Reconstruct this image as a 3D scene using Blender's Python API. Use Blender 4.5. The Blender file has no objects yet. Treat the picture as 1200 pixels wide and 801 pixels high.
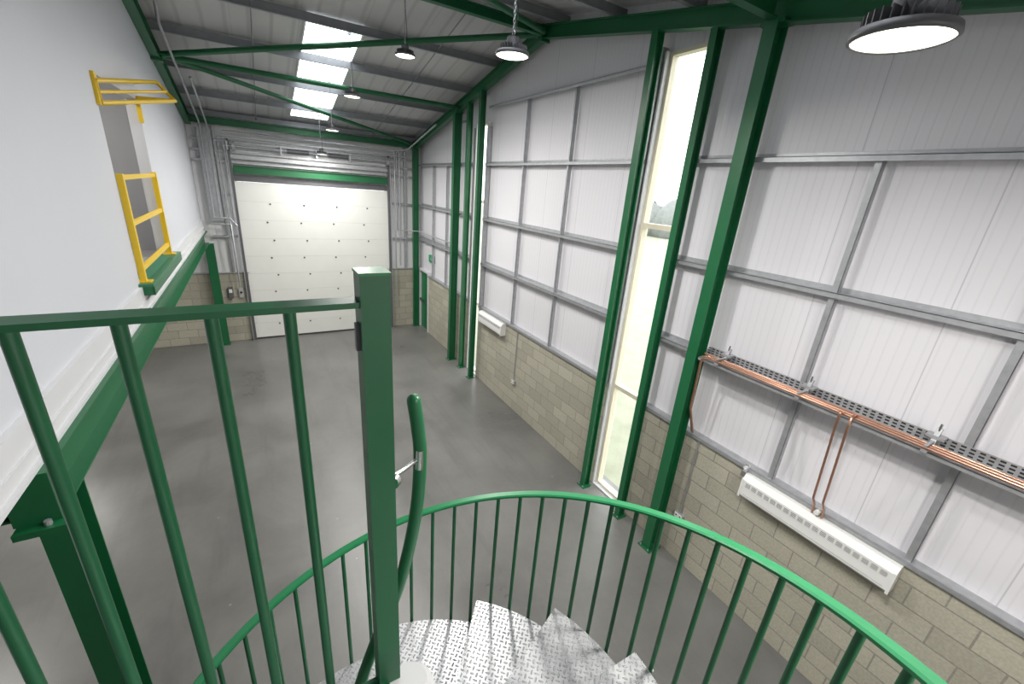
import bpy, math, random
from mathutils import Vector, Matrix
random.seed(4)
H=4.9
scene=bpy.context.scene
try:
    scene.view_settings.view_transform='Standard'
    scene.view_settings.look='None'
    scene.view_settings.exposure=0.0
except Exception as e: print(e)

# ------------------------------------------------------------ materials
def new_mat(name):
    m=bpy.data.materials.new(name); m.use_nodes=True
    nt=m.node_tree; b=nt.nodes['Principled BSDF']
    return m,nt,b
def N(nt,t,**kw):
    n=nt.nodes.new(t)
    for k,v in kw.items(): setattr(n,k,v)
    return n
def math_n(nt,op,a,b=None,c=None):
    n=nt.nodes.new('ShaderNodeMath'); n.operation=op
    for i,v in enumerate((a,b,c)):
        if v is None: continue
        if isinstance(v,(int,float)): n.inputs[i].default_value=v
        else: nt.links.new(v,n.inputs[i])
    return n.outputs[0]
def mix_col(nt,fac,c1,c2):
    n=nt.nodes.new('ShaderNodeMix'); n.data_type='RGBA'
    if isinstance(fac,(int,float)): n.inputs[0].default_value=fac
    else: nt.links.new(fac,n.inputs[0])
    for i,c in ((6,c1),(7,c2)):
        if isinstance(c,tuple): n.inputs[i].default_value=(*c[:3],1)
        else: nt.links.new(c,n.inputs[i])
    return n.outputs[2]
def plain(name,col,rough=.5,metal=0.,var=.08,scale=6.,emit=0.,bump=0.):
    m,nt,b=new_mat(name)
    tc=N(nt,'ShaderNodeTexCoord'); no=N(nt,'ShaderNodeTexNoise')
    no.inputs['Scale'].default_value=scale; no.inputs['Detail'].default_value=4
    nt.links.new(tc.outputs['Object'],no.inputs['Vector'])
    d=tuple(max(0,c*(1-var)) for c in col); l=tuple(min(1,c*(1+var)) for c in col)
    nt.links.new(mix_col(nt,no.outputs[0],d,l),b.inputs['Base Color'])
    b.inputs['Roughness'].default_value=rough; b.inputs['Metallic'].default_value=metal
    if emit:
        b.inputs['Emission Color'].default_value=(*col,1); b.inputs['Emission Strength'].default_value=emit
    if bump:
        bp=N(nt,'ShaderNodeBump'); bp.inputs['Strength'].default_value=bump
        nt.links.new(no.outputs[0],bp.inputs['Height']); nt.links.new(bp.outputs[0],b.inputs['Normal'])
    return m
def block_mat(name,axis):
    m,nt,b=new_mat(name)
    tc=N(nt,'ShaderNodeTexCoord'); s=N(nt,'ShaderNodeSeparateXYZ'); c=N(nt,'ShaderNodeCombineXYZ')
    nt.links.new(tc.outputs['Object'],s.inputs[0])
    nt.links.new(s.outputs[axis],c.inputs[0]); nt.links.new(s.outputs[2],c.inputs[1])
    br=N(nt,'ShaderNodeTexBrick'); nt.links.new(c.outputs[0],br.inputs['Vector'])
    br.inputs['Scale'].default_value=1; br.inputs['Brick Width'].default_value=.45
    br.inputs['Row Height'].default_value=.225; br.inputs['Mortar Size'].default_value=.008
    br.inputs['Mortar Smooth'].default_value=.25; br.inputs['Bias'].default_value=0
    br.inputs['Color1'].default_value=(.46,.435,.355,1); br.inputs['Color2'].default_value=(.37,.35,.285,1)
    br.inputs['Mortar'].default_value=(.28,.27,.23,1)
    no=N(nt,'ShaderNodeTexNoise'); no.inputs['Scale'].default_value=45; no.inputs['Detail'].default_value=5
    nt.links.new(tc.outputs['Object'],no.inputs['Vector'])
    mx=N(nt,'ShaderNodeMix',data_type='RGBA',blend_type='MULTIPLY'); mx.inputs[0].default_value=.4
    nt.links.new(br.outputs[0],mx.inputs[6])
    cr=N(nt,'ShaderNodeValToRGB'); cr.color_ramp.elements[0].position=.3; cr.color_ramp.elements[0].color=(.65,.65,.65,1)
    cr.color_ramp.elements[1].position=.7; cr.color_ramp.elements[1].color=(1.15,1.15,1.15,1)
    nt.links.new(no.outputs[0],cr.inputs[0]); nt.links.new(cr.outputs[0],mx.inputs[7])
    nt.links.new(mx.outputs[2],b.inputs['Base Color']); b.inputs['Roughness'].default_value=.9
    bp=N(nt,'ShaderNodeBump'); bp.inputs['Strength'].default_value=.5; bp.inputs['Distance'].default_value=.01
    nt.links.new(math_n(nt,'SUBTRACT',math_n(nt,'MULTIPLY',no.outputs[0],.25),br.outputs['Fac']),bp.inputs['Height'])
    nt.links.new(bp.outputs[0],b.inputs['Normal'])
    return m
def rib_mat(name,axis,period,col,depth=.004,joint=1.0,dark=.9,rough=.45,jd=.75,bs=.5):
    m,nt,b=new_mat(name)
    tc=N(nt,'ShaderNodeTexCoord'); s=N(nt,'ShaderNodeSeparateXYZ')
    nt.links.new(tc.outputs['Object'],s.inputs[0]); v=s.outputs[axis]
    fr=math_n(nt,'FRACT',math_n(nt,'DIVIDE',math_n(nt,'ADD',v,50.03),period))
    tri=math_n(nt,'ABSOLUTE',math_n(nt,'SUBTRACT',fr,.5))
    mr=N(nt,'ShaderNodeMapRange'); mr.inputs[1].default_value=.36; mr.inputs[2].default_value=.47
    nt.links.new(tri,mr.inputs[0]); rib=mr.outputs[0]
    fj=math_n(nt,'FRACT',math_n(nt,'DIVIDE',math_n(nt,'ADD',v,50.0),joint))
    jl=math_n(nt,'LESS_THAN',fj,.010/joint)
    c1=mix_col(nt,rib,col,tuple(c*dark for c in col))
    c2=mix_col(nt,jl,c1,tuple(c*jd for c in col))
    nt.links.new(c2,b.inputs['Base Color']); b.inputs['Roughness'].default_value=rough
    bp=N(nt,'ShaderNodeBump'); bp.inputs['Strength'].default_value=bs; bp.inputs['Distance'].default_value=depth
    nt.links.new(math_n(nt,'SUBTRACT',1.0,rib),bp.inputs['Height']); nt.links.new(bp.outputs[0],b.inputs['Normal'])
    return m
def floor_mat():
    m,nt,b=new_mat('concrete_floor')
    tc=N(nt,'ShaderNodeTexCoord')
    n1=N(nt,'ShaderNodeTexNoise'); n1.inputs['Scale'].default_value=.5; n1.inputs['Detail'].default_value=10; n1.inputs['Roughness'].default_value=.62; n1.inputs['Distortion'].default_value=.3
    n2=N(nt,'ShaderNodeTexNoise'); n2.inputs['Scale'].default_value=11; n2.inputs['Detail'].default_value=8; n2.inputs['Roughness'].default_value=.7
    n3=N(nt,'ShaderNodeTexVoronoi'); n3.inputs['Scale'].default_value=2.0
    # faint long scuffs, stretched along the hall
    mp=N(nt,'ShaderNodeMapping'); mp.inputs['Scale'].default_value=(2.6,.28,1); mp.inputs['Rotation'].default_value=(0,0,.12)
    n4=N(nt,'ShaderNodeTexNoise'); n4.inputs['Scale'].default_value=1.2; n4.inputs['Detail'].default_value=7; n4.inputs['Roughness'].default_value=.65
    for n in (n1,n2,n3): nt.links.new(tc.outputs['Object'],n.inputs['Vector'])
    nt.links.new(tc.outputs['Object'],mp.inputs[0]); nt.links.new(mp.outputs[0],n4.inputs['Vector'])
    cr=N(nt,'ShaderNodeValToRGB'); e=cr.color_ramp.elements
    e[0].position=.34; e[0].color=(.105,.104,.100,1); e[1].position=.66; e[1].color=(.190,.188,.179,1)
    nt.links.new(n1.outputs[0],cr.inputs[0])
    c=mix_col(nt,math_n(nt,'MULTIPLY',n2.outputs[0],.35),cr.outputs[0],(.20,.197,.188))
    sc=N(nt,'ShaderNodeMapRange'); sc.inputs[1].default_value=.52; sc.inputs[2].default_value=.72; sc.inputs[4].default_value=.35
    nt.links.new(n4.outputs[0],sc.inputs[0])
    c=mix_col(nt,sc.outputs[0],c,(.085,.085,.083))
    spot=math_n(nt,'LESS_THAN',n3.outputs['Distance'],.03)
    c=mix_col(nt,math_n(nt,'MULTIPLY',spot,.4),c,(.4,.4,.38))
    nt.links.new(c,b.inputs['Base Color'])
    mr=N(nt,'ShaderNodeMapRange'); mr.inputs[1].default_value=.3; mr.inputs[2].default_value=.7; mr.inputs[3].default_value=.26; mr.inputs[4].default_value=.42
    nt.links.new(n1.outputs[0],mr.inputs[0]); nt.links.new(mr.outputs[0],b.inputs['Roughness'])
    return m
def checker_mat(name,col,metal=.6,rough=.35,hi=1.5):
    m,nt,b=new_mat(name)
    tc=N(nt,'ShaderNodeTexCoord'); mp=N(nt,'ShaderNodeMapping')
    mp.inputs['Rotation'].default_value=(0,0,math.radians(45)); mp.inputs['Scale'].default_value=(38,38,38)
    nt.links.new(tc.outputs['Object'],mp.inputs[0])
    s=N(nt,'ShaderNodeSeparateXYZ'); nt.links.new(mp.outputs[0],s.inputs[0])
    x=math_n(nt,'ADD',s.outputs[0],500.); y=math_n(nt,'ADD',s.outputs[1],500.)
    par=math_n(nt,'MODULO',math_n(nt,'ADD',math_n(nt,'FLOOR',x),math_n(nt,'FLOOR',y)),2.)
    lx=math_n(nt,'SUBTRACT',math_n(nt,'FRACT',x),.5); ly=math_n(nt,'SUBTRACT',math_n(nt,'FRACT',y),.5)
    def ell(a,bb):
        return math_n(nt,'ADD',math_n(nt,'POWER',math_n(nt,'DIVIDE',math_n(nt,'ABSOLUTE',a),.47),2.),math_n(nt,'POWER',math_n(nt,'DIVIDE',math_n(nt,'ABSOLUTE',bb),.17),2.))
    e1=ell(lx,ly); e2=ell(ly,lx)
    mixf=N(nt,'ShaderNodeMix'); nt.links.new(par,mixf.inputs[0]); nt.links.new(e1,mixf.inputs[2]); nt.links.new(e2,mixf.inputs[3])
    h=math_n(nt,'MAXIMUM',math_n(nt,'SUBTRACT',1.0,mixf.outputs[0]),0.)
    bp=N(nt,'ShaderNodeBump'); bp.inputs['Strength'].default_value=1; bp.inputs['Distance'].default_value=.006
    nt.links.new(h,bp.inputs['Height']); nt.links.new(bp.outputs[0],b.inputs['Normal'])
    no=N(nt,'ShaderNodeTexNoise'); no.inputs['Scale'].default_value=12; nt.links.new(tc.outputs['Object'],no.inputs['Vector'])
    base=mix_col(nt,no.outputs[0],tuple(c*.8 for c in col),tuple(c*1.1 for c in col))
    nt.links.new(mix_col(nt,h,base,tuple(min(1,c*hi) for c in col)),b.inputs['Base Color'])
    b.inputs['Metallic'].default_value=metal; b.inputs['Roughness'].default_value=rough
    return m
def emit_mat(name,col,s):
    m,nt,b=new_mat(name); b.inputs['Base Color'].default_value=(*col,1)
    tc=N(nt,'ShaderNodeTexCoord'); no=N(nt,'ShaderNodeTexNoise'); no.inputs['Scale'].default_value=3
    nt.links.new(tc.outputs['Object'],no.inputs['Vector'])
    nt.links.new(mix_col(nt,no.outputs[0],tuple(c*.95 for c in col),col),b.inputs['Emission Color'])
    b.inputs['Emission Strength'].default_value=s
    return m
def glass_mat():
    m=bpy.data.materials.new('glass'); m.use_nodes=True; nt=m.node_tree; nt.nodes.clear()
    o=N(nt,'ShaderNodeOutputMaterial'); t=N(nt,'ShaderNodeBsdfTransparent'); g=N(nt,'ShaderNodeBsdfGlossy')
    g.inputs['Roughness'].default_value=.02; t.inputs['Color'].default_value=(.97,.98,.975,1)
    mx=N(nt,'ShaderNodeMixShader'); mx.inputs[0].default_value=.06
    nt.links.new(t.outputs[0],mx.inputs[1]); nt.links.new(g.outputs[0],mx.inputs[2]); nt.links.new(mx.outputs[0],o.inputs[0])
    return m

GREEN=plain('green_paint',(.009,.115,.042),.38,0,.12,5)
GREENL=plain('green_handrail_paint',(.013,.170,.062),.32,0,.08,8)
GREEND=plain('green_rail_paint',(.010,.108,.042),.36,0,.08,8)
GALV=plain('galvanised_steel',(.42,.43,.45),.45,.55,.25,14)
GALVD=plain('galvanised_purlin',(.28,.29,.31),.5,.4,.2,10)
WHITE=plain('white_painted_board',(.58,.59,.635),.6,0,.02,1.5)
WHITE2=plain('white_trim_paint',(.62,.62,.64),.5,0,.02,4)
CREAM=plain('cream_window_timber',(.74,.68,.54),.5,0,.06,10)
YEL=plain('yellow_paint',(.75,.50,.02),.4,0,.06,8)
COPPER=plain('copper_pipe',(.55,.31,.22),.28,.9,.15,12)
BLACK=plain('black_plastic',(.02,.02,.022),.5,0,.2,8)
DGREY=plain('dark_grey_steel',(.12,.12,.13),.5,.3,.2,8)
MIDG=plain('mid_grey_board',(.40,.40,.41),.6,0,.04,3)
RUBBER=plain('rubber_seal',(.04,.04,.04),.7)
PANEL=plain('door_panel_white',(.76,.76,.73),.45,0,.03,3)
PANELJ=plain('door_panel_joint',(.5,.5,.48),.5,0,.03,3)
RADW=plain('radiator_white_enamel',(.74,.74,.73),.35,0,.02,4)
CLADR=rib_mat('cladding_right',1,.085,(.72,.705,.745),.002,1.0,.95)
CLADB=rib_mat('cladding_back',0,.085,(.70,.70,.71),.002,1.0,.96)
ROOFM=rib_mat('roof_liner_sheet',0,.333,(.55,.55,.56),.012,1.0,.85,.5,.8,.35)
BLK_R=block_mat('blockwork_right',1); BLK_B=block_mat('blockwork_back',0)
FLOOR=floor_mat()
CHK=checker_mat('galvanised_checker_plate',(.31,.315,.325),.45,.36,1.6)
CHKG=checker_mat('green_checker_plate',(.03,.17,.09),0,.45)
LAMPE=emit_mat('lamp_lens',(1,.99,.80),6)
SKYL=emit_mat('grp_rooflight',(.93,.97,1),4.8)
GLASS=glass_mat()
GRASS=plain('grass',(.30,.31,.23),.9,0,.3,2)
HEDGE=plain('hedge_leaves_hazed',(.19,.20,.19),.9,0,.4,3,0,.6)  # leaf colour greyed and paled so it carries distance haze
SIGNG=plain('exit_sign_green',(.01,.30,.12),.4)
CHROME=plain('stainless_steel',(.7,.7,.7),.22,1,.05)

# ------------------------------------------------------------ mesh builder
class MB:
    def __init__(s): s.v=[];s.f=[];s.m=[];s.sm=[];s.mats=[]
    def mi(s,mat):
        if mat not in s.mats: s.mats.append(mat)
        return s.mats.index(mat)
    def add(s,vs,fs,mat,smooth=False):
        o=len(s.v); s.v+= [tuple(v) for v in vs]; k=s.mi(mat)
        for f in fs: s.f.append([i+o for i in f]); s.m.append(k); s.sm.append(smooth)
    def obox(s,c,a,b,d,mat):
        c=Vector(c);a=Vector(a);b=Vector(b);d=Vector(d)
        if a.cross(b).dot(d)<0: d=-d
        vs=[c+sx*a+sy*b+sz*d for sz in(-1,1) for sy in(-1,1) for sx in(-1,1)]
        s.add(vs,[(0,2,3,1),(4,5,7,6),(0,1,5,4),(2,6,7,3),(0,4,6,2),(1,3,7,5)],mat)
    def box(s,x0,x1,y0,y1,z0,z1,mat):
        s.obox(((x0+x1)/2,(y0+y1)/2,(z0+z1)/2),(abs(x1-x0)/2,0,0),(0,abs(y1-y0)/2,0),(0,0,abs(z1-z0)/2),mat)
    def beam(s,p0,p1,up,w,h,mat):
        p0=Vector(p0);p1=Vector(p1);a=p1-p0;L=a.length;a.normalize()
        u=Vector(up);u=(u-a*u.dot(a)).normalized();n=a.cross(u)
        s.obox((p0+p1)/2,a*L/2,n*w/2,u*h/2,mat)
    def ibeam(s,p0,p1,dd,depth,width,mat,tf=.014,tw=.010):
        p0=Vector(p0);p1=Vector(p1);a=(p1-p0);L=a.length;a.normalize()
        u=Vector(dd);u=(u-a*u.dot(a)).normalized();n=a.cross(u);c=(p0+p1)/2
        for sg in(-1,1): s.obox(c+u*sg*(depth/2-tf/2),a*L/2,n*width/2,u*tf/2,mat)
        s.obox(c,a*L/2,n*tw/2,u*(depth/2-tf),mat)
    def cyl(s,p0,p1,r,mat,seg=12,r1=None,cap=True):
        p0=Vector(p0);p1=Vector(p1);a=(p1-p0).normalized();r1=r if r1 is None else r1
        t=Vector((0,0,1)) if abs(a.z)<.9 else Vector((1,0,0))
        u=a.cross(t).normalized();w=a.cross(u)
        vs=[]
        for p,rr in((p0,r),(p1,r1)):
            for i in range(seg):
                q=2*math.pi*i/seg; vs.append(p+u*math.cos(q)*rr+w*math.sin(q)*rr)
        s.add(vs,[(i,(i+1)%seg,seg+(i+1)%seg,seg+i) for i in range(seg)],mat,True)
        if cap:
            s.add(vs[:seg],[tuple(reversed(range(seg)))],mat); s.add(vs[seg:],[tuple(range(seg))],mat)
    def tube(s,pts,r,mat,seg=10,smooth_n=0,round_end=False):
        P=[Vector(p) for p in pts]
        if smooth_n:
            Q=[]
            E=[P[0]*2-P[1]]+P+[P[-1]*2-P[-2]]
            for i in range(1,len(E)-2):
                for k in range(smooth_n):
                    t=k/smooth_n;a,b,c,d=E[i-1],E[i],E[i+1],E[i+2]
                    Q.append(.5*((2*b)+(c-a)*t+(2*a-5*b+4*c-d)*t*t+(3*b-a-3*c+d)*t**3))
            Q.append(P[-1]);P=Q
        R=[r]*len(P)
        if round_end:
            d=(P[0]-P[1]).normalized();pre=[];pr=[]
            for q in (80,60,40,20):
                pre.append(P[0]+d*r*math.sin(math.radians(q)));pr.append(r*math.cos(math.radians(q)))
            P=pre+P;R=pr+R
        T=[]
        for i in range(len(P)):
            a=P[max(i-1,0)];b=P[min(i+1,len(P)-1)];T.append((b-a).normalized())
        t=Vector((0,0,1)) if abs(T[0].z)<.9 else Vector((1,0,0))
        u=(t-T[0]*t.dot(T[0])).normalized();vs=[]
        for i,p in enumerate(P):
            u=(u-T[i]*u.dot(T[i])).normalized();w=T[i].cross(u)
            for k in range(seg):
                q=2*math.pi*k/seg;vs.append(p+(u*math.cos(q)+w*math.sin(q))*R[i])
        fs=[]
        for i in range(len(P)-1):
            for k in range(seg): fs.append((i*seg+k,i*seg+(k+1)%seg,(i+1)*seg+(k+1)%seg,(i+1)*seg+k))
        s.add(vs,fs,mat,True)
        s.add(vs[:seg],[tuple(reversed(range(seg)))],mat,True);s.add(vs[-seg:],[tuple(range(seg))],mat)
    def prism(s,poly,axis,a0,a1,mat):
        def mk(p,a):
            return {0:(a,p[0],p[1]),1:(p[0],a,p[1]),2:(p[0],p[1],a)}[axis]
        n=len(poly);vs=[mk(p,a0) for p in poly]+[mk(p,a1) for p in poly]
        fs=[tuple(reversed(range(n))),tuple(range(n,2*n))]+[(i,(i+1)%n,n+(i+1)%n,n+i) for i in range(n)]
        s.add(vs,fs,mat)
    def torus(s,c,ax,R,r,mat,seg=16,rs=6,stretch=None):
        c=Vector(c);ax=Vector(ax).normalized();t=Vector((0,0,1)) if abs(ax.z)<.9 else Vector((1,0,0))
        u=ax.cross(t).normalized();w=ax.cross(u);vs=[];fs=[]
        for i in range(seg):
            q=2*math.pi*i/seg;d=u*math.cos(q)+w*math.sin(q)
            cc=c+u*math.cos(q)*R+w*math.sin(q)*R*(stretch or 1)
            for k in range(rs):
                a=2*math.pi*k/rs;vs.append(cc+d*math.cos(a)*r+ax*math.sin(a)*r)
        for i in range(seg):
            for k in range(rs):
                fs.append((i*rs+k,((i+1)%seg)*rs+k,((i+1)%seg)*rs+(k+1)%rs,i*rs+(k+1)%rs))
        s.add(vs,fs,mat,True)
    def done(s,name,parent=None):
        me=bpy.data.meshes.new(name);me.from_pydata(s.v,[],s.f)
        for m in s.mats: me.materials.append(m)
        me.polygons.foreach_set('material_index',s.m);me.polygons.foreach_set('use_smooth',s.sm)
        me.update()
        import bmesh
        bm=bmesh.new();bm.from_mesh(me);bmesh.ops.recalc_face_normals(bm,faces=bm.faces);bm.to_mesh(me);bm.free()
        o=bpy.data.objects.new(name,me);scene.collection.objects.link(o)
        if parent: o.parent=parent
        return o

# ------------------------------------------------------------ geometry constants
YA=7.1; XR=4.85; YB=14.35; YF=-2.5; XL=-6.0
def rb(y): return 7.35-(.21*(y-YA) if y>YA else .18*(YA-y))
def rl(y): return rb(y)+.38

b=MB(); b.box(XL-.2,XR+.25,YF-.2,YB+.25,-.2,0,FLOOR); b.done('floor')
b=MB()
b.prism([(YF-.2,rl(YF-.2)),(YA,rl(YA)),(YB+.25,rl(YB+.25)),(YB+.25,rl(YB+.25)+.12),(YA,rl(YA)+.12),(YF-.2,rl(YF-.2)+.12)],0,XL-.2,XR+.25,ROOFM)
b.done('ceiling')
for nm,x0,x1,y0,y1 in(('rooflight',1.1,2.0,8.9,13.75),('rooflight',1.1,2.0,.8,5.6),('rooflight',-4.0,-3.1,8.9,13.0)):  # second one, on the near slope, is unseen and added for ambient light
    b=MB()
    b.prism([(y0,rl(y0)-.03),(y1,rl(y1)-.03),(y1,rl(y1)+.01),(y0,rl(y0)+.01)],0,x0,x1,SKYL)
    for xx in(x0-.03,x1): b.prism([(y0,rl(y0)-.04),(y1,rl(y1)-.04),(y1,rl(y1)+.01),(y0,rl(y0)+.01)],0,xx,xx+.03,WHITE2)
    b.done(nm)
ys=[YA-.35-1.35*i for i in range(7)]+[YA+.35+1.35*i for i in range(6)]
b=MB()
for y in ys:
    if y<YF+.1 or y>YB-.1: continue
    z0=rb(y)+.2+.005; z1=rl(y)-.035
    b.box(XL,XR-.02,y-.004,y+.004,z0,z1,GALVD)
    b.box(XL,XR-.02,y-.06,y+.004,z0,z0+.006,GALVD)
    b.box(XL,XR-.02,y-.004,y+.06,z1-.006,z1,GALVD)
for x in(.3,3.3):
    for i in range(len(ys)-1):
        y0,y1=ys[i],ys[i+1]
        if min(y0,y1)<YF or abs(y0-y1)>3: continue
        b.cyl((x,y0,rb(y0)+.25),(x,y1,rb(y1)+.25),.012,GALVD,6)
b.done('roof_purlins')

# ------------------------------------------------------------ walls
W1=(3.86,4.46); W2=(9.42,9.97); WZ=6.7; DR=(13.2,14.15); DZ=2.1
def ztop(y): return rl(y)+.02
def wall_piece(b,y0,y1,z0,mat,x0=XR,x1=XR+.1):
    pts=[(y0,z0),(y1,z0),(y1,ztop(y1))]
    if y0<YA<y1: pts.append((YA,ztop(YA)))
    pts.append((y0,ztop(y0)))
    b.prism(pts,0,x0,x1,mat)
b=MB()
for y0,y1,z0 in((YF,W1[0],2.0),(W1[0],W1[1],WZ),(W1[1],W2[0],2.0),(W2[0],W2[1],6.3),(W2[1],YB,2.0)):
    wall_piece(b,y0,y1,z0,CLADR)
b.done('wall_right')
b=MB(); g=.032
for y0,y1,z0,z1 in((YF,W1[0]-g,0,2.0),(W1[1]+g,W2[0]-g,0,2.0),(W2[1]+g,DR[0]-.001,0,2.0),(DR[1]+.001,YB,0,2.0)):
    b.box(XR-.1,XR+.1,y0,y1,z0,z1,BLK_R)
    b.box(XR-.13,XR+.0,y0,y1,z1,z1+.012,GALV)
    b.box(XR-.135,XR-.125,y0,y1,z1-.03,z1+.012,GALV)
b.done('wall_right_blockwork')
DX0,DX1,DH=-.33,3.66,4.55
b=MB()
b.prism([(XL,2.05),(DX0,2.05),(DX0,DH),(DX1,DH),(DX1,2.05),(XR+.1,2.05),(XR+.1,ztop(YB)),(XL,ztop(YB))],1,YB,YB+.1,CLADB)
b.done('wall_back')
b=MB()
for x0,x1 in((XL,DX0),(DX1,XR+.1)):
    b.box(x0,x1,YB-.1,YB+.1,0,2.05,BLK_B); b.box(x0,x1,YB-.13,YB,2.05,2.065,GALV)
b.done('wall_back_blockwork')
b=MB(); b.box(XL,XR+.1,YF-.1,YF,0,2.0,BLK_B); b.box(XL,XR+.1,YF-.1,YF,2.0,ztop(YF),CLADB); b.done('wall_front')
b=MB(); b.box(XL-.1,XL,YF,YB,0,2.0,BLK_R)
wall_piece(b,YF,YB,2.0,CLADR,XL-.1,XL); b.done('wall_outer_left')

XM=-1.27; OP=(6.4,8.6,3.53,5.70)
b=MB()
wall_piece(b,1.0,OP[0],3.47,WHITE,XM-.14,XM)
wall_piece(b,OP[1],YB,3.47,WHITE,XM-.14,XM)
wall_piece(b,OP[0],OP[1],OP[3],WHITE,XM-.14,XM)
b.done('wall_left')
b=MB(); b.box(XL,XM-.02,1.0,YB-.1,3.22,3.47,MIDG); b.done('mezzanine_floor')
b=MB(); b.box(-3.2,-3.1,1.0,YB-.1,3.47,6.4,MIDG); b.box(-3.1,XM-.14,9.3,9.4,3.47,6.4,MIDG); b.done('wall_mezzanine_inner')
b=MB()
b.box(XM-.02,XM+.035,1.0,YB-.1,3.24,3.50,WHITE2); b.box(XM-.02,XM+.05,1.0,YB-.1,3.33,3.345,WHITE2); b.box(XM-.02,XM+.06,1.0,YB-.1,3.22,3.245,WHITE2)
b.done('trim_mezzanine_fascia')
b=MB(); b.ibeam((XM,2.95,3.06),(XM,YB-.15,3.06),(0,0,1),.32,.2,GREEN)
b.ibeam((XM-.1,3.05,3.06),(XL,3.05,3.06),(0,0,1),.3,.15,GREEN)
for y in(5.8,8.6,11.4): b.ibeam((XM-.1,y,3.06),(XL,y,3.06),(0,0,1),.3,.15,GREEN)
b.box(XM-.1,XM+.1,2.93,2.95,2.9,3.22,GREEN); b.box(XM-.09,XM+.14,2.86,2.95,2.86,2.9,GREEN)
b.cyl((XM+.05,2.9,2.9),(XM+.05,2.9,2.93),.018,GALV,6)
b.done('mezzanine_edge_beam')
def column(name,x,y,z1,depth=.2,width=.2,axis=(1,0,0),base=True,mat=GREEN,tf=.012,pl=.04):
    b=MB(); b.ibeam((x,y,0.0),(x,y,z1),axis,depth,width,mat,tf)
    if base:
        b.box(x-depth/2-pl,x+depth/2+pl*.6,y-width/2-pl,y+width/2+pl,0,.015,mat)
        for sx in(-1,):
            for sy in(-1,1): b.cyl((x+sx*(depth/2+pl*.5),y+sy*(width/2),.015),(x+sx*(depth/2+pl*.5),y+sy*(width/2),.035),.012,GALV,6)
    return b.done(name)
column('mezzanine_column',XM+.0,3.22,2.9,.2,.2,(0,1,0))
column('mezzanine_column',XM+.1,14.05,2.9,.2,.2,(0,1,0))
column('mezzanine_column',-4.6,3.2,2.9,.25,.25,(0,1,0))

column('steel_column',4.585,2.97,rb(2.97),.19,.14)
column('steel_column',4.62,3.66,rb(3.66),.13,.09)
column('steel_column',4.58,4.50,rb(4.5),.13,.10)
column('steel_column',4.58,9.37,rb(9.37),.13,.10)
column('steel_column',4.62,10.1,rb(10.1),.13,.09)
column('steel_column',4.585,10.75,rb(10.75),.19,.14)
column('steel_column',4.6,14.1,rb(14.1),.18,.12)
column('steel_column',4.585,-2.3,rb(-2.3),.19,.14)
for x in(4.60,XM+.07,):
    b=MB()
    b.ibeam((x,YF+.1,rb(YF+.1)+.1),(x,YA,rb(YA)+.1),(0,0,1),.2,.13,GREEN)
    b.ibeam((x,YA,rb(YA)+.1),(x,YB-.03,rb(YB)+.1),(0,0,1),.2,.13,GREEN)
    b.box(x-.08,x+.08,YA-.02,YA+.02,rb(YA)-.05,rb(YA)+.2,GREEN)
    for y in(2.97,10.75):
        b.box(x-.09,x+.09,y-.12,y+.12,rb(y)-.02,rb(y)+.02,GREEN)
    b.done('roof_rafter')
b=MB()
def rr(x,y,o=.08): return (x,y,rb(y)+o)
b.tube([rr(XM+.15,10.7),rr(4.5,7.2)],.05,GREEN,10)
b.tube([rr(XM+.15,10.7),rr(4.5,14.0)],.045,GREEN,10)
b.tube([rr(XM+.15,10.75),rr(4.5,10.7)],.05,GREEN,10)
b.tube([rr(XM+.15,3.6),rr(4.5,7.0)],.045,GREEN,10)
b.ibeam(rr(XM+.1,YA,.1),rr(4.5,YA,.1),(0,0,1),.14,.1,GREEN)
b.ibeam(rr(XM+.1,2.97,.1),rr(4.5,2.97,.1),(0,0,1),.16,.10,GREEN)
b.ibeam(rr(XM+.1,14.1,.08),rr(4.5,14.1,.08),(0,0,1),.16,.12,GREEN)
for (x,y) in((XM+.2,10.7),(4.45,7.15),(4.45,10.65),(4.45,14.0)): b.box(x-.12,x+.12,y-.1,y+.1,rb(y)+.07,rb(y)+.085,GREEN)
b.done('roof_bracing')

b=MB()
def rail(y0,y1,z,deep=.14,fl=.048):
    xi=XR-deep
    b.box(xi,XR,y0,y1,z-.003,z+.003,GALV); b.box(xi,xi+.005,y0,y1,z-fl,z+.003,GALV); b.box(XR-.005,XR-.001,y0,y1,z,z+fl,GALV)
bays=[(YF,W1[0]-.05),(W1[1]+.05,W2[0]-.05),(W2[1]+.05,14.2)]
for y0,y1 in bays:
    for z in(3.12,4.2,5.42):
        rail(y0,y1,z)
rail(W1[1]+.05,9.3,6.58); rail(10.75,11.1,6.4)
def upright(y,z0,z1,w=.028):
    b.box(XR-.1,XR-.095,y-w,y+w,z0,z1,GALV); b.box(XR-.1,XR-.03,y-w,y-w+.004,z0,z1,GALV)
for y in(1.81,.55,-.72,-1.9): upright(y,2.0,5.42)
for y in(6.27,7.75): upright(y,2.0,6.57,.02)
for y in(11.8,12.9): upright(y,2.0,5.42,.02)
for y in (3.79,4.53,9.35,10.04): b.box(XR-.12,XR-.02,y-.02,y+.02,2.02,6.2 if y>9 else 6.75,GALV)
b.done('cladding_rails')
b=MB()
for z in(5.05,5.3,5.55):
    b.box(DX0-.9,XR-.3,YB-.12,YB,z-.003,z+.003,GALV); b.box(DX0-.9,XR-.3,YB-.12,YB-.115,z-.05,z+.003,GALV)
for x in(-.7,4.3):
    b.box(x-.03,x+.03,YB-.1,YB-.005,2.065,5.9,GALV)
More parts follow.
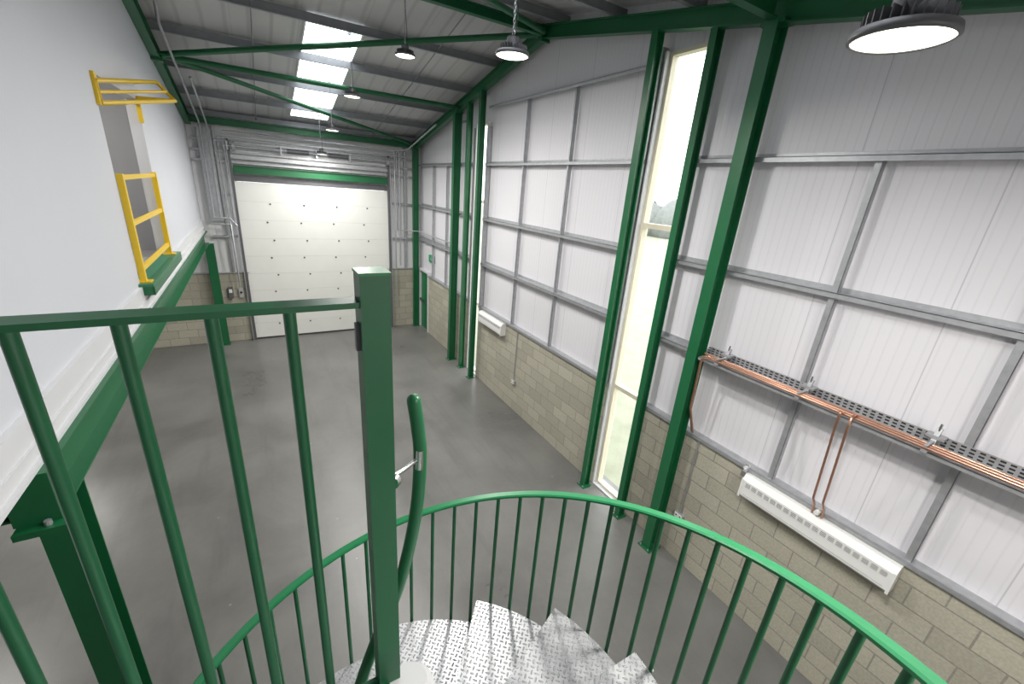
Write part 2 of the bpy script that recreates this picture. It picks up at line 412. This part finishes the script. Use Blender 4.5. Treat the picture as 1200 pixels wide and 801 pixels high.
for z in(3.1,4.2): b.box(DX1+.2,XR-.3,YB-.12,YB-.115,z-.05,z,GALV); b.box(DX1+.2,XR-.3,YB-.12,YB,z-.006,z,GALV); b.box(XM+.2,DX0-.15,YB-.12,YB,z-.05,z,GALV)
b.done('back_wall_rails')

def window(name,y0,y1,ztop_,trans):
    b=MB(); f=.045; xa,xb=XR-.03,XR+.08
    b.box(xa,xb,y0,y0+f,0.02,ztop_,CREAM); b.box(xa,xb,y1-f,y1,0.02,ztop_,CREAM)
    b.box(xa,xb,y0+f,y1-f,ztop_-f,ztop_,CREAM); b.box(xa,xb,y0+f,y1-f,.02,.02+f,CREAM)
    for z in trans: b.box(xa,xb,y0+f,y1-f,z-.035,z+.035,CREAM)
    b.box(XR+.02,XR+.03,y0+f,y1-f,.05,ztop_-f,GLASS)
    b.box(XR-.1,XR-.031,y0-.03,y0,0,ztop_,WHITE2); b.box(XR-.1,XR-.031,y1,y1+.03,0,ztop_,WHITE2)
    b.box(XR-.031,XR+.1,y0-.03,y0-.001,0,2.0,WHITE2); b.box(XR-.031,XR+.1,y1+.001,y1+.03,0,2.0,WHITE2)
    b.box(XR-.1,XR+.12,y0,y1,0,.02,WHITE2)
    b.done(name)
window('window_1',W1[0],W1[1],WZ,(1.98,4.56))
window('window_2',W2[0],W2[1],6.3,(1.98,4.56))

b=MB(); b.box(XR+.26,120,-80,120,-.25,-.15,GRASS); b.done('grass_ground')
b=MB()
random.seed(2)
for i in range(26):
    y=-20+i*4.2; r=2.2+random.random()*1.5; c=Vector((52+random.random()*4,y,r*.55))
    n=8;m=6;vs=[];fs=[]
    for j in range(m+1):
        ph=math.pi*j/m
        for k in range(n):
            th=2*math.pi*k/n; q=r*(1+.25*(random.random()-.5)); vs.append(c+Vector((math.sin(ph)*math.cos(th)*q,math.sin(ph)*math.sin(th)*q*1.3,math.cos(ph)*q)))
    for j in range(m):
        for k in range(n): fs.append((j*n+k,j*n+(k+1)%n,(j+1)*n+(k+1)%n,(j+1)*n+k))
    b.add(vs,fs,HEDGE,True)
b.done('hedge_row')

# ------------------------------------------------------------ sectional door
b=MB(); np_=9; ph=DH/np_
for i in range(np_):
    z0=i*ph+.0025+(.03 if i==0 else 0); z1=(i+1)*ph-.0025
    b.box(DX0-.05,DX1+.05,YB-.13,YB-.085,z0,z1,PANEL)
b.box(DX0-.05,DX1+.05,YB-.125,YB-.09,.0,DH,PANELJ)
for i in range(1,np_):
    off=0 if i%2 else .12
    for x in(.28+off,1.15+off,2.05+off,2.95+off): b.cyl((x,YB-.142,i*ph-.05),(x,YB-.13,i*ph-.05),.026,DGREY,8)
b.box(DX0-.05,DX1+.05,YB-.14,YB-.08,0,.05,RUBBER)
b.done('door_1')
b=MB()
for x,s in((DX0,-1),(DX1,1)):
    b.box(x+s*.06,x+s*.12,YB-.22,YB-.14,0.0,5.6,DGREY); b.box(x+s*.12,x+s*.14,YB-.26,YB-.14,0.0,5.6,GALV)
b.cyl((DX0-.2,YB-.3,5.42),(DX1+.2,YB-.3,5.42),.03,GALV,10)
for x in(DX0-.1,.8,1.7,2.6,DX1+.1): b.box(x-.02,x+.02,YB-.34,YB-.125,5.32,5.52,GALV)
for x0 in(.95,2.0): b.cyl((x0,YB-.3,5.42),(x0+.55,YB-.3,5.42),.055,DGREY,14)
for x in(DX0,DX1): b.cyl((x,YB-.3,5.42),(x+.06,YB-.3,5.42),.12,GALV,16)
b.box(DX0-.15,DX1+.15,YB-.2,YB-.13,5.12,5.2,GALV)
b.done('door_track_assembly')
b=MB(); b.ibeam((DX0-.04,YB-.2,4.86),(DX1+.04,YB-.2,4.86),(0,0,1),.2,.12,GREEN); b.box(DX0-.05,DX1+.05,YB-.14,YB-.02,4.56,4.70,DGREY); b.done('door_header_beam_and_shade')  # dark grey strip below the green beam stands in for its shadow

b=MB(); xa=XR-.13
b.box(xa,XR+.08,DR[0],DR[0]+.06,0,DZ,WHITE2); b.box(xa,XR+.08,DR[1]-.06,DR[1],0,DZ,WHITE2); b.box(xa,XR+.08,DR[0]+.06,DR[1]-.06,DZ-.06,DZ,WHITE2)
b.box(XR-.05,XR+.0,DR[0]+.06,DR[1]-.06,0.01,DZ-.06,GREENL)
b.box(XR-.12,XR-.08,DR[0]+.1,DR[1]-.1,1.0,1.04,CHROME); b.box(XR-.12,XR-.05,DR[0]+.1,DR[0]+.15,.98,1.06,CHROME); b.box(XR-.12,XR-.05,DR[1]-.15,DR[1]-.1,.98,1.06,CHROME)
b.done('door_2')
b=MB(); y0,y1,z0,z1=12.9,13.35,2.45,2.68; xs=XR-.05
b.box(xs,XR,y0,y1,z0,z1,SIGNG)
xf=xs-.003
b.beam((xf,13.2,z0+.06),(xf,13.14,z0+.13),(1,0,0),.02,.004,WHITE2); b.beam((xf,13.14,z0+.13),(xf,13.06,z0+.08),(1,0,0),.02,.004,WHITE2)
b.beam((xf,13.14,z0+.13),(xf,13.12,z0+.18),(1,0,0),.025,.004,WHITE2); b.cyl((xf,13.11,z0+.2),(xs,13.11,z0+.2),.014,WHITE2,10)
b.beam((xf,13.02,z0+.16),(xf,12.93,z0+.16),(1,0,0),.015,.004,WHITE2)
b.done('exit_sign')

# ------------------------------------------------------------ conduits / cable trays
b=MB(); r=.02
xw=XR-.18
b.tube([(xw,11.0,3.35),(xw,14.0,3.35),(4.3,14.12,3.35),(4.0,14.12,3.35),(4.0,14.12,5.8)],r,GALV,8)
b.tube([(xw,11.0,3.35),(xw,11.0,2.05)],r,GALV,8)
b.tube([(3.93,14.1,.9),(3.93,14.1,5.8)],r,GALV,8)
b.tube([(4.08,14.1,2.2),(4.08,14.1,5.9)],r,GALV,8)
b.tube([(-.5,13.95,3.4),(-.5,13.95,5.75),(3.9,13.95,5.75),(4.2,13.6,5.8),(4.2,11.2,6.3)],.022,GALV,8)
b.tube([(-.62,13.95,3.2),(-.62,13.95,5.6),(4.2,13.95,5.6)],.022,GALV,8)
b.tube([(-.8,13.95,3.6),(-.8,13.95,5.9),(-.8,11.5,6.5)],.022,GALV,8)
b.tube([(-.95,13.95,3.6),(-.95,13.95,5.9),(-.95,9.5,6.9),(-.95,9.5,7.4)],.022,GALV,8)
b.tube([(-1.0,13.95,3.6),(-.6,13.95,3.6),(-.45,13.95,3.4)],.022,GALV,8)
b.tube([(-1.0,13.9,3.45),(-.6,13.9,3.45),(-.6,14.0,1.7)],.022,GALV,8)
b.box(-1.05,-.75,YB-.16,YB-.13,3.5,5.8,GALV)
b.done('wall_conduits')
b=MB(); b.box(-.92,-.8,YB-.2,YB-.1,1.35,1.65,DGREY); b.box(-.90,-.82,YB-.21,YB-.2,1.5,1.6,RADW); b.done('door_control_box')
b=MB(); b.box(-.66,-.55,YB-.2,YB-.1,1.35,1.62,MIDG); b.cyl((-.605,YB-.22,1.5),(-.605,YB-.2,1.5),.03,BLACK,12); b.done('isolator_switch')
def socket(name,y,z):
    b=MB(); b.box(XR-.14,XR-.1,y-.07,y+.07,z-.045,z+.045,GALV); b.box(XR-.15,XR-.14,y-.06,y+.06,z-.035,z+.035,RADW)
    for s in(-.03,.03): b.box(XR-.155,XR-.15,y+s-.008,y+s+.008,z,z+.02,BLACK)
    b.cyl((XR-.12,y,z+.045),(XR-.12,y,2.0),.01,GALV,8); b.done(name)
socket('power_socket',2.72,.72)
socket('power_socket',7.4,.72)

def radiator(y0,y1):
    b=MB(); x0=XR-.24; x1=XR-.1; z0,z1=1.67,1.96
    b.prism([(x1,z0),(x0+.03,z0),(x0,z0+.03),(x0,z1-.06),(x0+.05,z1),(x1,z1)],1,y0,y1,RADW)
    b.box(x0-.004,x0+.01,y0-.004,y0+.02,z0,z1-.05,RADW); b.box(x0-.004,x0+.01,y1-.02,y1+.004,z0,z1-.05,RADW)
    n=int((y1-y0)/.075)
    for i in range(n):
        yc=y0+.08+i*(y1-y0-.16)/max(1,n-1)
        b.box(x0-.002,x0+.01,yc-.026,yc+.026,z1-.135,z1-.085,DGREY)
        for k in range(3): b.box(x0-.005,x0+.0,yc-.026,yc+.026,z1-.13+.016*k,z1-.124+.016*k,RADW)
    b.box(x0-.002,x0+.01,y0+.05,y1-.05,z0+.05,z0+.056,MIDG)
    b.done('wall_radiator')
radiator(.55,2.02); radiator(7.95,9.15)

# ------------------------------------------------------------ cable tray + copper pipes
b=MB(); zt=3.17; ya,yb=YF+.35,2.86
xt0,xt1=4.48,4.69
b.box(xt0,xt1,ya,yb,zt-.02,zt-.015,GALV); b.box(xt0,xt0+.004,ya,yb,zt-.05,zt-.015,GALV); b.box(xt1-.004,xt1,ya,yb,zt-.02,zt+.09,GALV)
y=ya
while y<yb:
    for zz in(.005,.035,.065): b.box(xt1-.007,xt1-.004,y,y+.032,zt+zz,zt+zz+.014,BLACK)
    y+=.055
for yy in(2.6,1.7,.72,-.3,-1.3):
    b.box(4.44,4.69,yy-.02,yy+.02,zt-.014,zt+.012,GALV)
    b.beam((4.60,yy,zt),(4.66,yy,zt+.16),(0,1,0),.035,.035,GALV); b.box(4.60,4.69,yy-.06,yy+.06,zt+.07,zt+.095,GALV)
    b.cyl((4.64,yy,zt+.0),(4.64,yy,zt+.20),.009,CHROME,8); b.box(4.43,4.60,yy-.012,yy+.012,zt+.045,zt+.055,GALV)
b.done('cable_tray')
b=MB()
zp=zt+.03
b.tube([(4.45,ya,zp),(4.45,2.70,zp),(4.45,2.78,zp-.03),(4.46,2.80,zp-.1),(4.52,2.82,2.45),(4.7,2.82,2.05)],.014,COPPER,10)
b.tube([(4.505,ya,zp),(4.505,2.74,zp),(4.505,2.82,zp-.03),(4.52,2.84,zp-.1),(4.55,2.85,2.45),(4.72,2.85,2.05)],.014,COPPER,10)
b.tube([(4.56,ya,zp),(4.56,2.84,zp)],.011,COPPER,10)
for y0,x0 in((1.31,4.45),(1.22,4.505)):
    b.tube([(x0,y0,zp+.01),(x0-.05,y0,zp+.03),(4.40,y0,zp),(4.40,y0,zp-.1),(4.56,y0,2.2),(4.66,y0-.0,2.08),(4.68,y0,1.96)],.011,COPPER,10)
b.done('copper_pipes')
b=MB(); b.cyl((4.68,1.26,1.96),(4.68,1.26,2.05),.02,CHROME,10); b.cyl((4.62,1.26,2.02),(4.68,1.26,2.02),.024,RADW,12)
b.cyl((4.7,2.05,1.96),(4.7,2.05,2.06),.018,CHROME,10); b.cyl((4.66,2.05,2.02),(4.74,2.05,2.02),.02,RADW,12); b.box(4.66,4.75,2.02,2.08,1.9,1.97,CHROME); b.done('radiator_valve')

# ------------------------------------------------------------ pendant high-bay lamps
def lamp(x,y,z,power,ztop_=None,r=.15):
    b=MB(); top=rl(y)-.05 if ztop_ is None else ztop_
    def ring(prof,mat,seg=40):
        vs=[];fs=[]
        for (rr_,zz) in prof:
            for k in range(seg):
                q=2*math.pi*k/seg;vs.append((x+rr_*math.cos(q),y+rr_*math.sin(q),z+zz))
        for i in range(len(prof)-1):
            for k in range(seg): fs.append((i*seg+k,i*seg+(k+1)%seg,(i+1)*seg+(k+1)%seg,(i+1)*seg+k))
        b.add(vs,fs,mat,True)
    ring([(.001,.035),(r*.7,.035),(r*.97,.025),(r,.008),(r,0),(r*.93,-.006),(r*.93,.004)],DGREY)
    ring([(.001,-.004),(r*.8,-.004),(r*.93,.001)],LAMPE)
    for k in range(28):
        q=2*math.pi*k/28;c,s=math.cos(q),math.sin(q)
        b.beam((x+.045*c,y+.045*s,z+.055),(x+r*.82*c,y+r*.82*s,z+.05),(0,0,1),.004,.045,DGREY)
    b.cyl((x,y,z+.03),(x,y,z+.13),.055,DGREY,24); b.cyl((x,y,z+.13),(x,y,z+.145),.045,BLACK,24)
    b.torus((x,y,z+.165),(1,0,0),.02,.004,CHROME,14,6)
    zz=z+.185; i=0
    while zz<top:
        b.torus((x,y,zz+.012),(1,0,0) if i%2 else (0,1,0),.010,.0035,GALV,8,5,1.7); zz+=.028;i+=1
    b.tube([(x+.01,y,z+.14),(x+.03,y,z+.3),(x+.012,y,z+.6),(x+.012,y,top)],.004,BLACK,6,4)
    b.box(x-.03,x+.03,y-.03,y+.03,top-.02,top+.02,GALV)
    o=b.done('highbay_lamp')
    L=bpy.data.lights.new('lamp_light','AREA');L.shape='DISK';L.size=r*1.8;L.energy=power;L.color=(1,.975,.92)
    lo=bpy.data.objects.new('lamp_light',L);scene.collection.objects.link(lo);lo.location=(x,y,z-.012);lo.parent=o
P=106
lamp(1.92,.79,H+.565,P)
lamp(2.1,3.75,H+1.10,P)
lamp(2.2,7.2,H+1.75,P)
lamp(1.78,9.1,H+1.38,P)
lamp(1.72,11.2,H+.95,P)
lamp(1.75,13.4,H+.51,P*.5)
lamp(1.7,-1.6,H+.3,P)  # unseen lamp added behind the camera for more room light
lamp(-2.2,7.6,6.2,32)  # unseen lamp added to brighten the mezzanine room behind the opening
lamp(-4.0,7.0,2.85,45,3.2); lamp(-4.0,11.0,2.85,45,3.2); lamp(-3.5,1.5,4.9,P*.5)

# ------------------------------------------------------------ yellow loading gate
b=MB(); x=XM+.03
for y in(6.46,8.5): b.box(x-.03,x+.03,y-.03,y+.03,3.53,4.74,YEL)
for z in(4.70,4.2,3.68): b.box(x-.02,x+.02,6.46,8.5,z-.025,z+.025,YEL)
for y in(6.46,8.5): b.box(x-.08,x+.08,y-.07,y+.07,3.53,3.545,YEL)
A=(XM+.02,6.38,5.62);B=(-1.0,8.5,5.95);C=(-.82,8.5,5.74);D=(XM+.02,6.42,5.42)
b.tube([A,B,C,D,A],.024,YEL,8)
Mid=lambda p,q,t:tuple(p[i]*(1-t)+q[i]*t for i in range(3))
b.tube([Mid(A,D,.5),Mid(B,C,.5)],.018,YEL,8)
b.tube([C,(XM,8.55,5.72)],.024,YEL,8); b.tube([B,(XM,8.5,5.9)],.02,YEL,8)
for yy in(6.4,8.55): b.box(XM-.01,XM+.03,yy-.05,yy+.05,5.4,5.7,YEL)
b.done('loading_gate')
b=MB(); b.box(XM-.14,XM+.14,6.3,8.75,3.5,3.53,CHKG); b.box(XM+.12,XM+.14,6.3,8.75,3.40,3.5,GREEN); b.box(XM+.0,XM+.14,6.3,6.32,3.4,3.5,GREEN); b.box(XM+.0,XM+.14,8.73,8.75,3.4,3.5,GREEN); b.done('loading_ledge')

# ------------------------------------------------------------ spiral staircase
CX,CY,R=.24,.82,1.12
def rz(t):
    if t<=126: return -1.25-.00875*t+.0000115*t*t
    return (-1.25-.00875*126+.0000115*126*126)-.0079*(t-126)
root=bpy.data.objects.new('spiral_staircase',None); scene.collection.objects.link(root)
def pol(t,r,z): q=math.radians(t); return Vector((CX+r*math.cos(q),CY+r*math.sin(q),z))
ZL=3.47; rise=ZL/17; dth=25.8; C5=38
def cen(k): return C5+dth*(k-5)
b=MB()
for k in range(1,17):
    z=ZL-rise*k; a0=cen(k)-dth/2-1.5; a1=cen(k)+dth/2
    n=8; ring_o=[];ring_i=[]
    for i in range(n+1):
        t=a0+(a1-a0)*i/n; p=pol(t,R-.02,0); ring_o.append((p.x,p.y))
    for i in range(4):
        t=a1+(a0-a1)*i/3; p=pol(t,.09,0); ring_i.append((p.x,p.y))
    b.prism(ring_o+ring_i,2,z-.006,z,CHK)
    for t in(a0,a1):
        b.beam(pol(t,.09,z-.028),pol(t,R-.03,z-.028),(0,0,1),.006,.044,CHK)
    for i in range(n):
        t0=a0+(a1-a0)*i/n;t1=a0+(a1-a0)*(i+1)/n
        b.beam(pol(t0,R-.022,z-.034),pol(t1,R-.022,z-.034),(0,0,1),.006,.055,GALV)
    b.cyl((CX,CY,z-.06),(CX,CY,z+.004),.095,CHK,24)
b.done('treads',root)
b=MB(); b.cyl((CX,CY,0),(CX,CY,3.46),.07,MIDG,24); b.cyl((CX,CY,3.46),(CX,CY,3.49),.075,MIDG,24,.055); b.cyl((CX,CY,0),(CX,CY,.02),.18,MIDG,24); b.done('centre_pole',root)
b=MB(); t=-76
while t<333:
    k=max(1,min(16,int(math.floor((t-(C5-dth/2))/dth))+5))
    zt_=ZL-rise*k
    b.cyl(pol(t,R,zt_-.06),pol(t,R,H+rz(t)-.003),.0105,GREEND,8)
    b.cyl(pol(t,R-.02,zt_-.03),pol(t,R+.018,zt_-.03),.008,GALV,6)
    t+=dth/4
b.done('balusters',root)
b=MB(); vs=[];fs=[];n=140
for i in range(n+1):
    t=-84+(334+84)*i/n; z=H+rz(t)
    for dr,dz in((-.024,-.006),(.024,-.006),(.024,.004),(.017,.010),(-.017,.010),(-.024,.004)): vs.append(pol(t,R+dr,z+dz))
for i in range(n):
    for k in range(6): fs.append((i*6+k,i*6+(k+1)%6,(i+1)*6+(k+1)%6,(i+1)*6+k))
b.add(vs,fs,GREENL); b.add(vs[:6],[(0,1,2,3,4,5)],GREENL); b.add(vs[-6:],[(0,1,2,3,4,5)],GREENL)
b.done('outer_handrail',root)
b=MB(); b.box(XM-.14,CX,-.36,CY,ZL-.006,ZL,CHK); b.box(XM-.14,CX,CY-.006,CY,ZL-.08,ZL-.006,GREEN); b.box(XM-.14,CX,-.36,-.354,ZL-.08,ZL-.006,GREEN)
b.prism([(CX,CY)]+[tuple(pol(-90+i*3,R-.02,0)[:2]) for i in range(5)],2,ZL-.006,ZL,CHK)
b.done('landing',root)
b=MB(); yr=.87; zr=H-.235
b.box(XM,.17,yr-.025,yr+.025,zr-.012,zr,GREEND)
xx=.035
while xx>XM+.05:
    b.cyl((xx,yr,ZL-.05),(xx,yr,zr-.01),.0115,GREEND,12); xx-=.123
b.box(XM,.17,yr-.006,yr+.006,ZL-.08,ZL+.02,GREEND)
px,py=.191,yr; w=.03; ztp=H-.175
b.box(px-w,px+w,py-w,py+w,ZL-.1,ztp-.004,GREEND)
b.box(px-w-.002,px+w+.002,py-w-.002,py+w+.002,ztp-.006,ztp,GREENL)
b.box(px-w-.008,px-w,py-.008,py+.008,H-.345,H-.285,DGREY)
b.done('landing_guardrail',root)
b=MB()
b.tube([(.305,.955,H-.54),(.315,.955,H-.62),(.322,.955,H-.72),(.315,.965,H-.9),(.290,.985,H-1.1),(.25,1.0,H-1.28),(.18,1.0,H-1.45),(.10,.95,H-1.62),(.06,.86,H-1.78),(.08,.75,H-1.95),(.2,.67,H-2.15),(.32,.70,H-2.35)],.019,GREEND,14,6,True)
b.tube([(.21,.895,H-.72),(.26,.92,H-.725),(.318,.95,H-.72)],.006,CHROME,8,4)
b.cyl((.222,.88,H-.72),(.232,.89,H-.72),.02,CHROME,12)
b.cyl((.315,.945,H-.75),(.318,.945,H-.69),.012,CHROME,8)
b.done('grab_rail',root)

# ------------------------------------------------------------ world + camera
w=bpy.data.worlds.new('World'); scene.world=w; w.use_nodes=True
nt=w.node_tree; bg=nt.nodes['Background']; bg.inputs[0].default_value=(.96,.98,1,1); bg.inputs[1].default_value=4.5

cam=bpy.data.cameras.new('camera'); co=bpy.data.objects.new('camera',cam); scene.collection.objects.link(co)
f=488.
right=Vector((.8608,-.5033,.0751));fw=Vector((.4963,.7975,-.3425)).normalized()
right=(right-fw*right.dot(fw)).normalized();up=right.cross(fw)
M=Matrix((( right.x,up.x,-fw.x,0),(right.y,up.y,-fw.y,0),(right.z,up.z,-fw.z,H),(0,0,0,1)))
co.matrix_world=M
cam.sensor_width=36; cam.lens=36*f/1200; cam.clip_start=.02; cam.clip_end=300
scene.camera=co
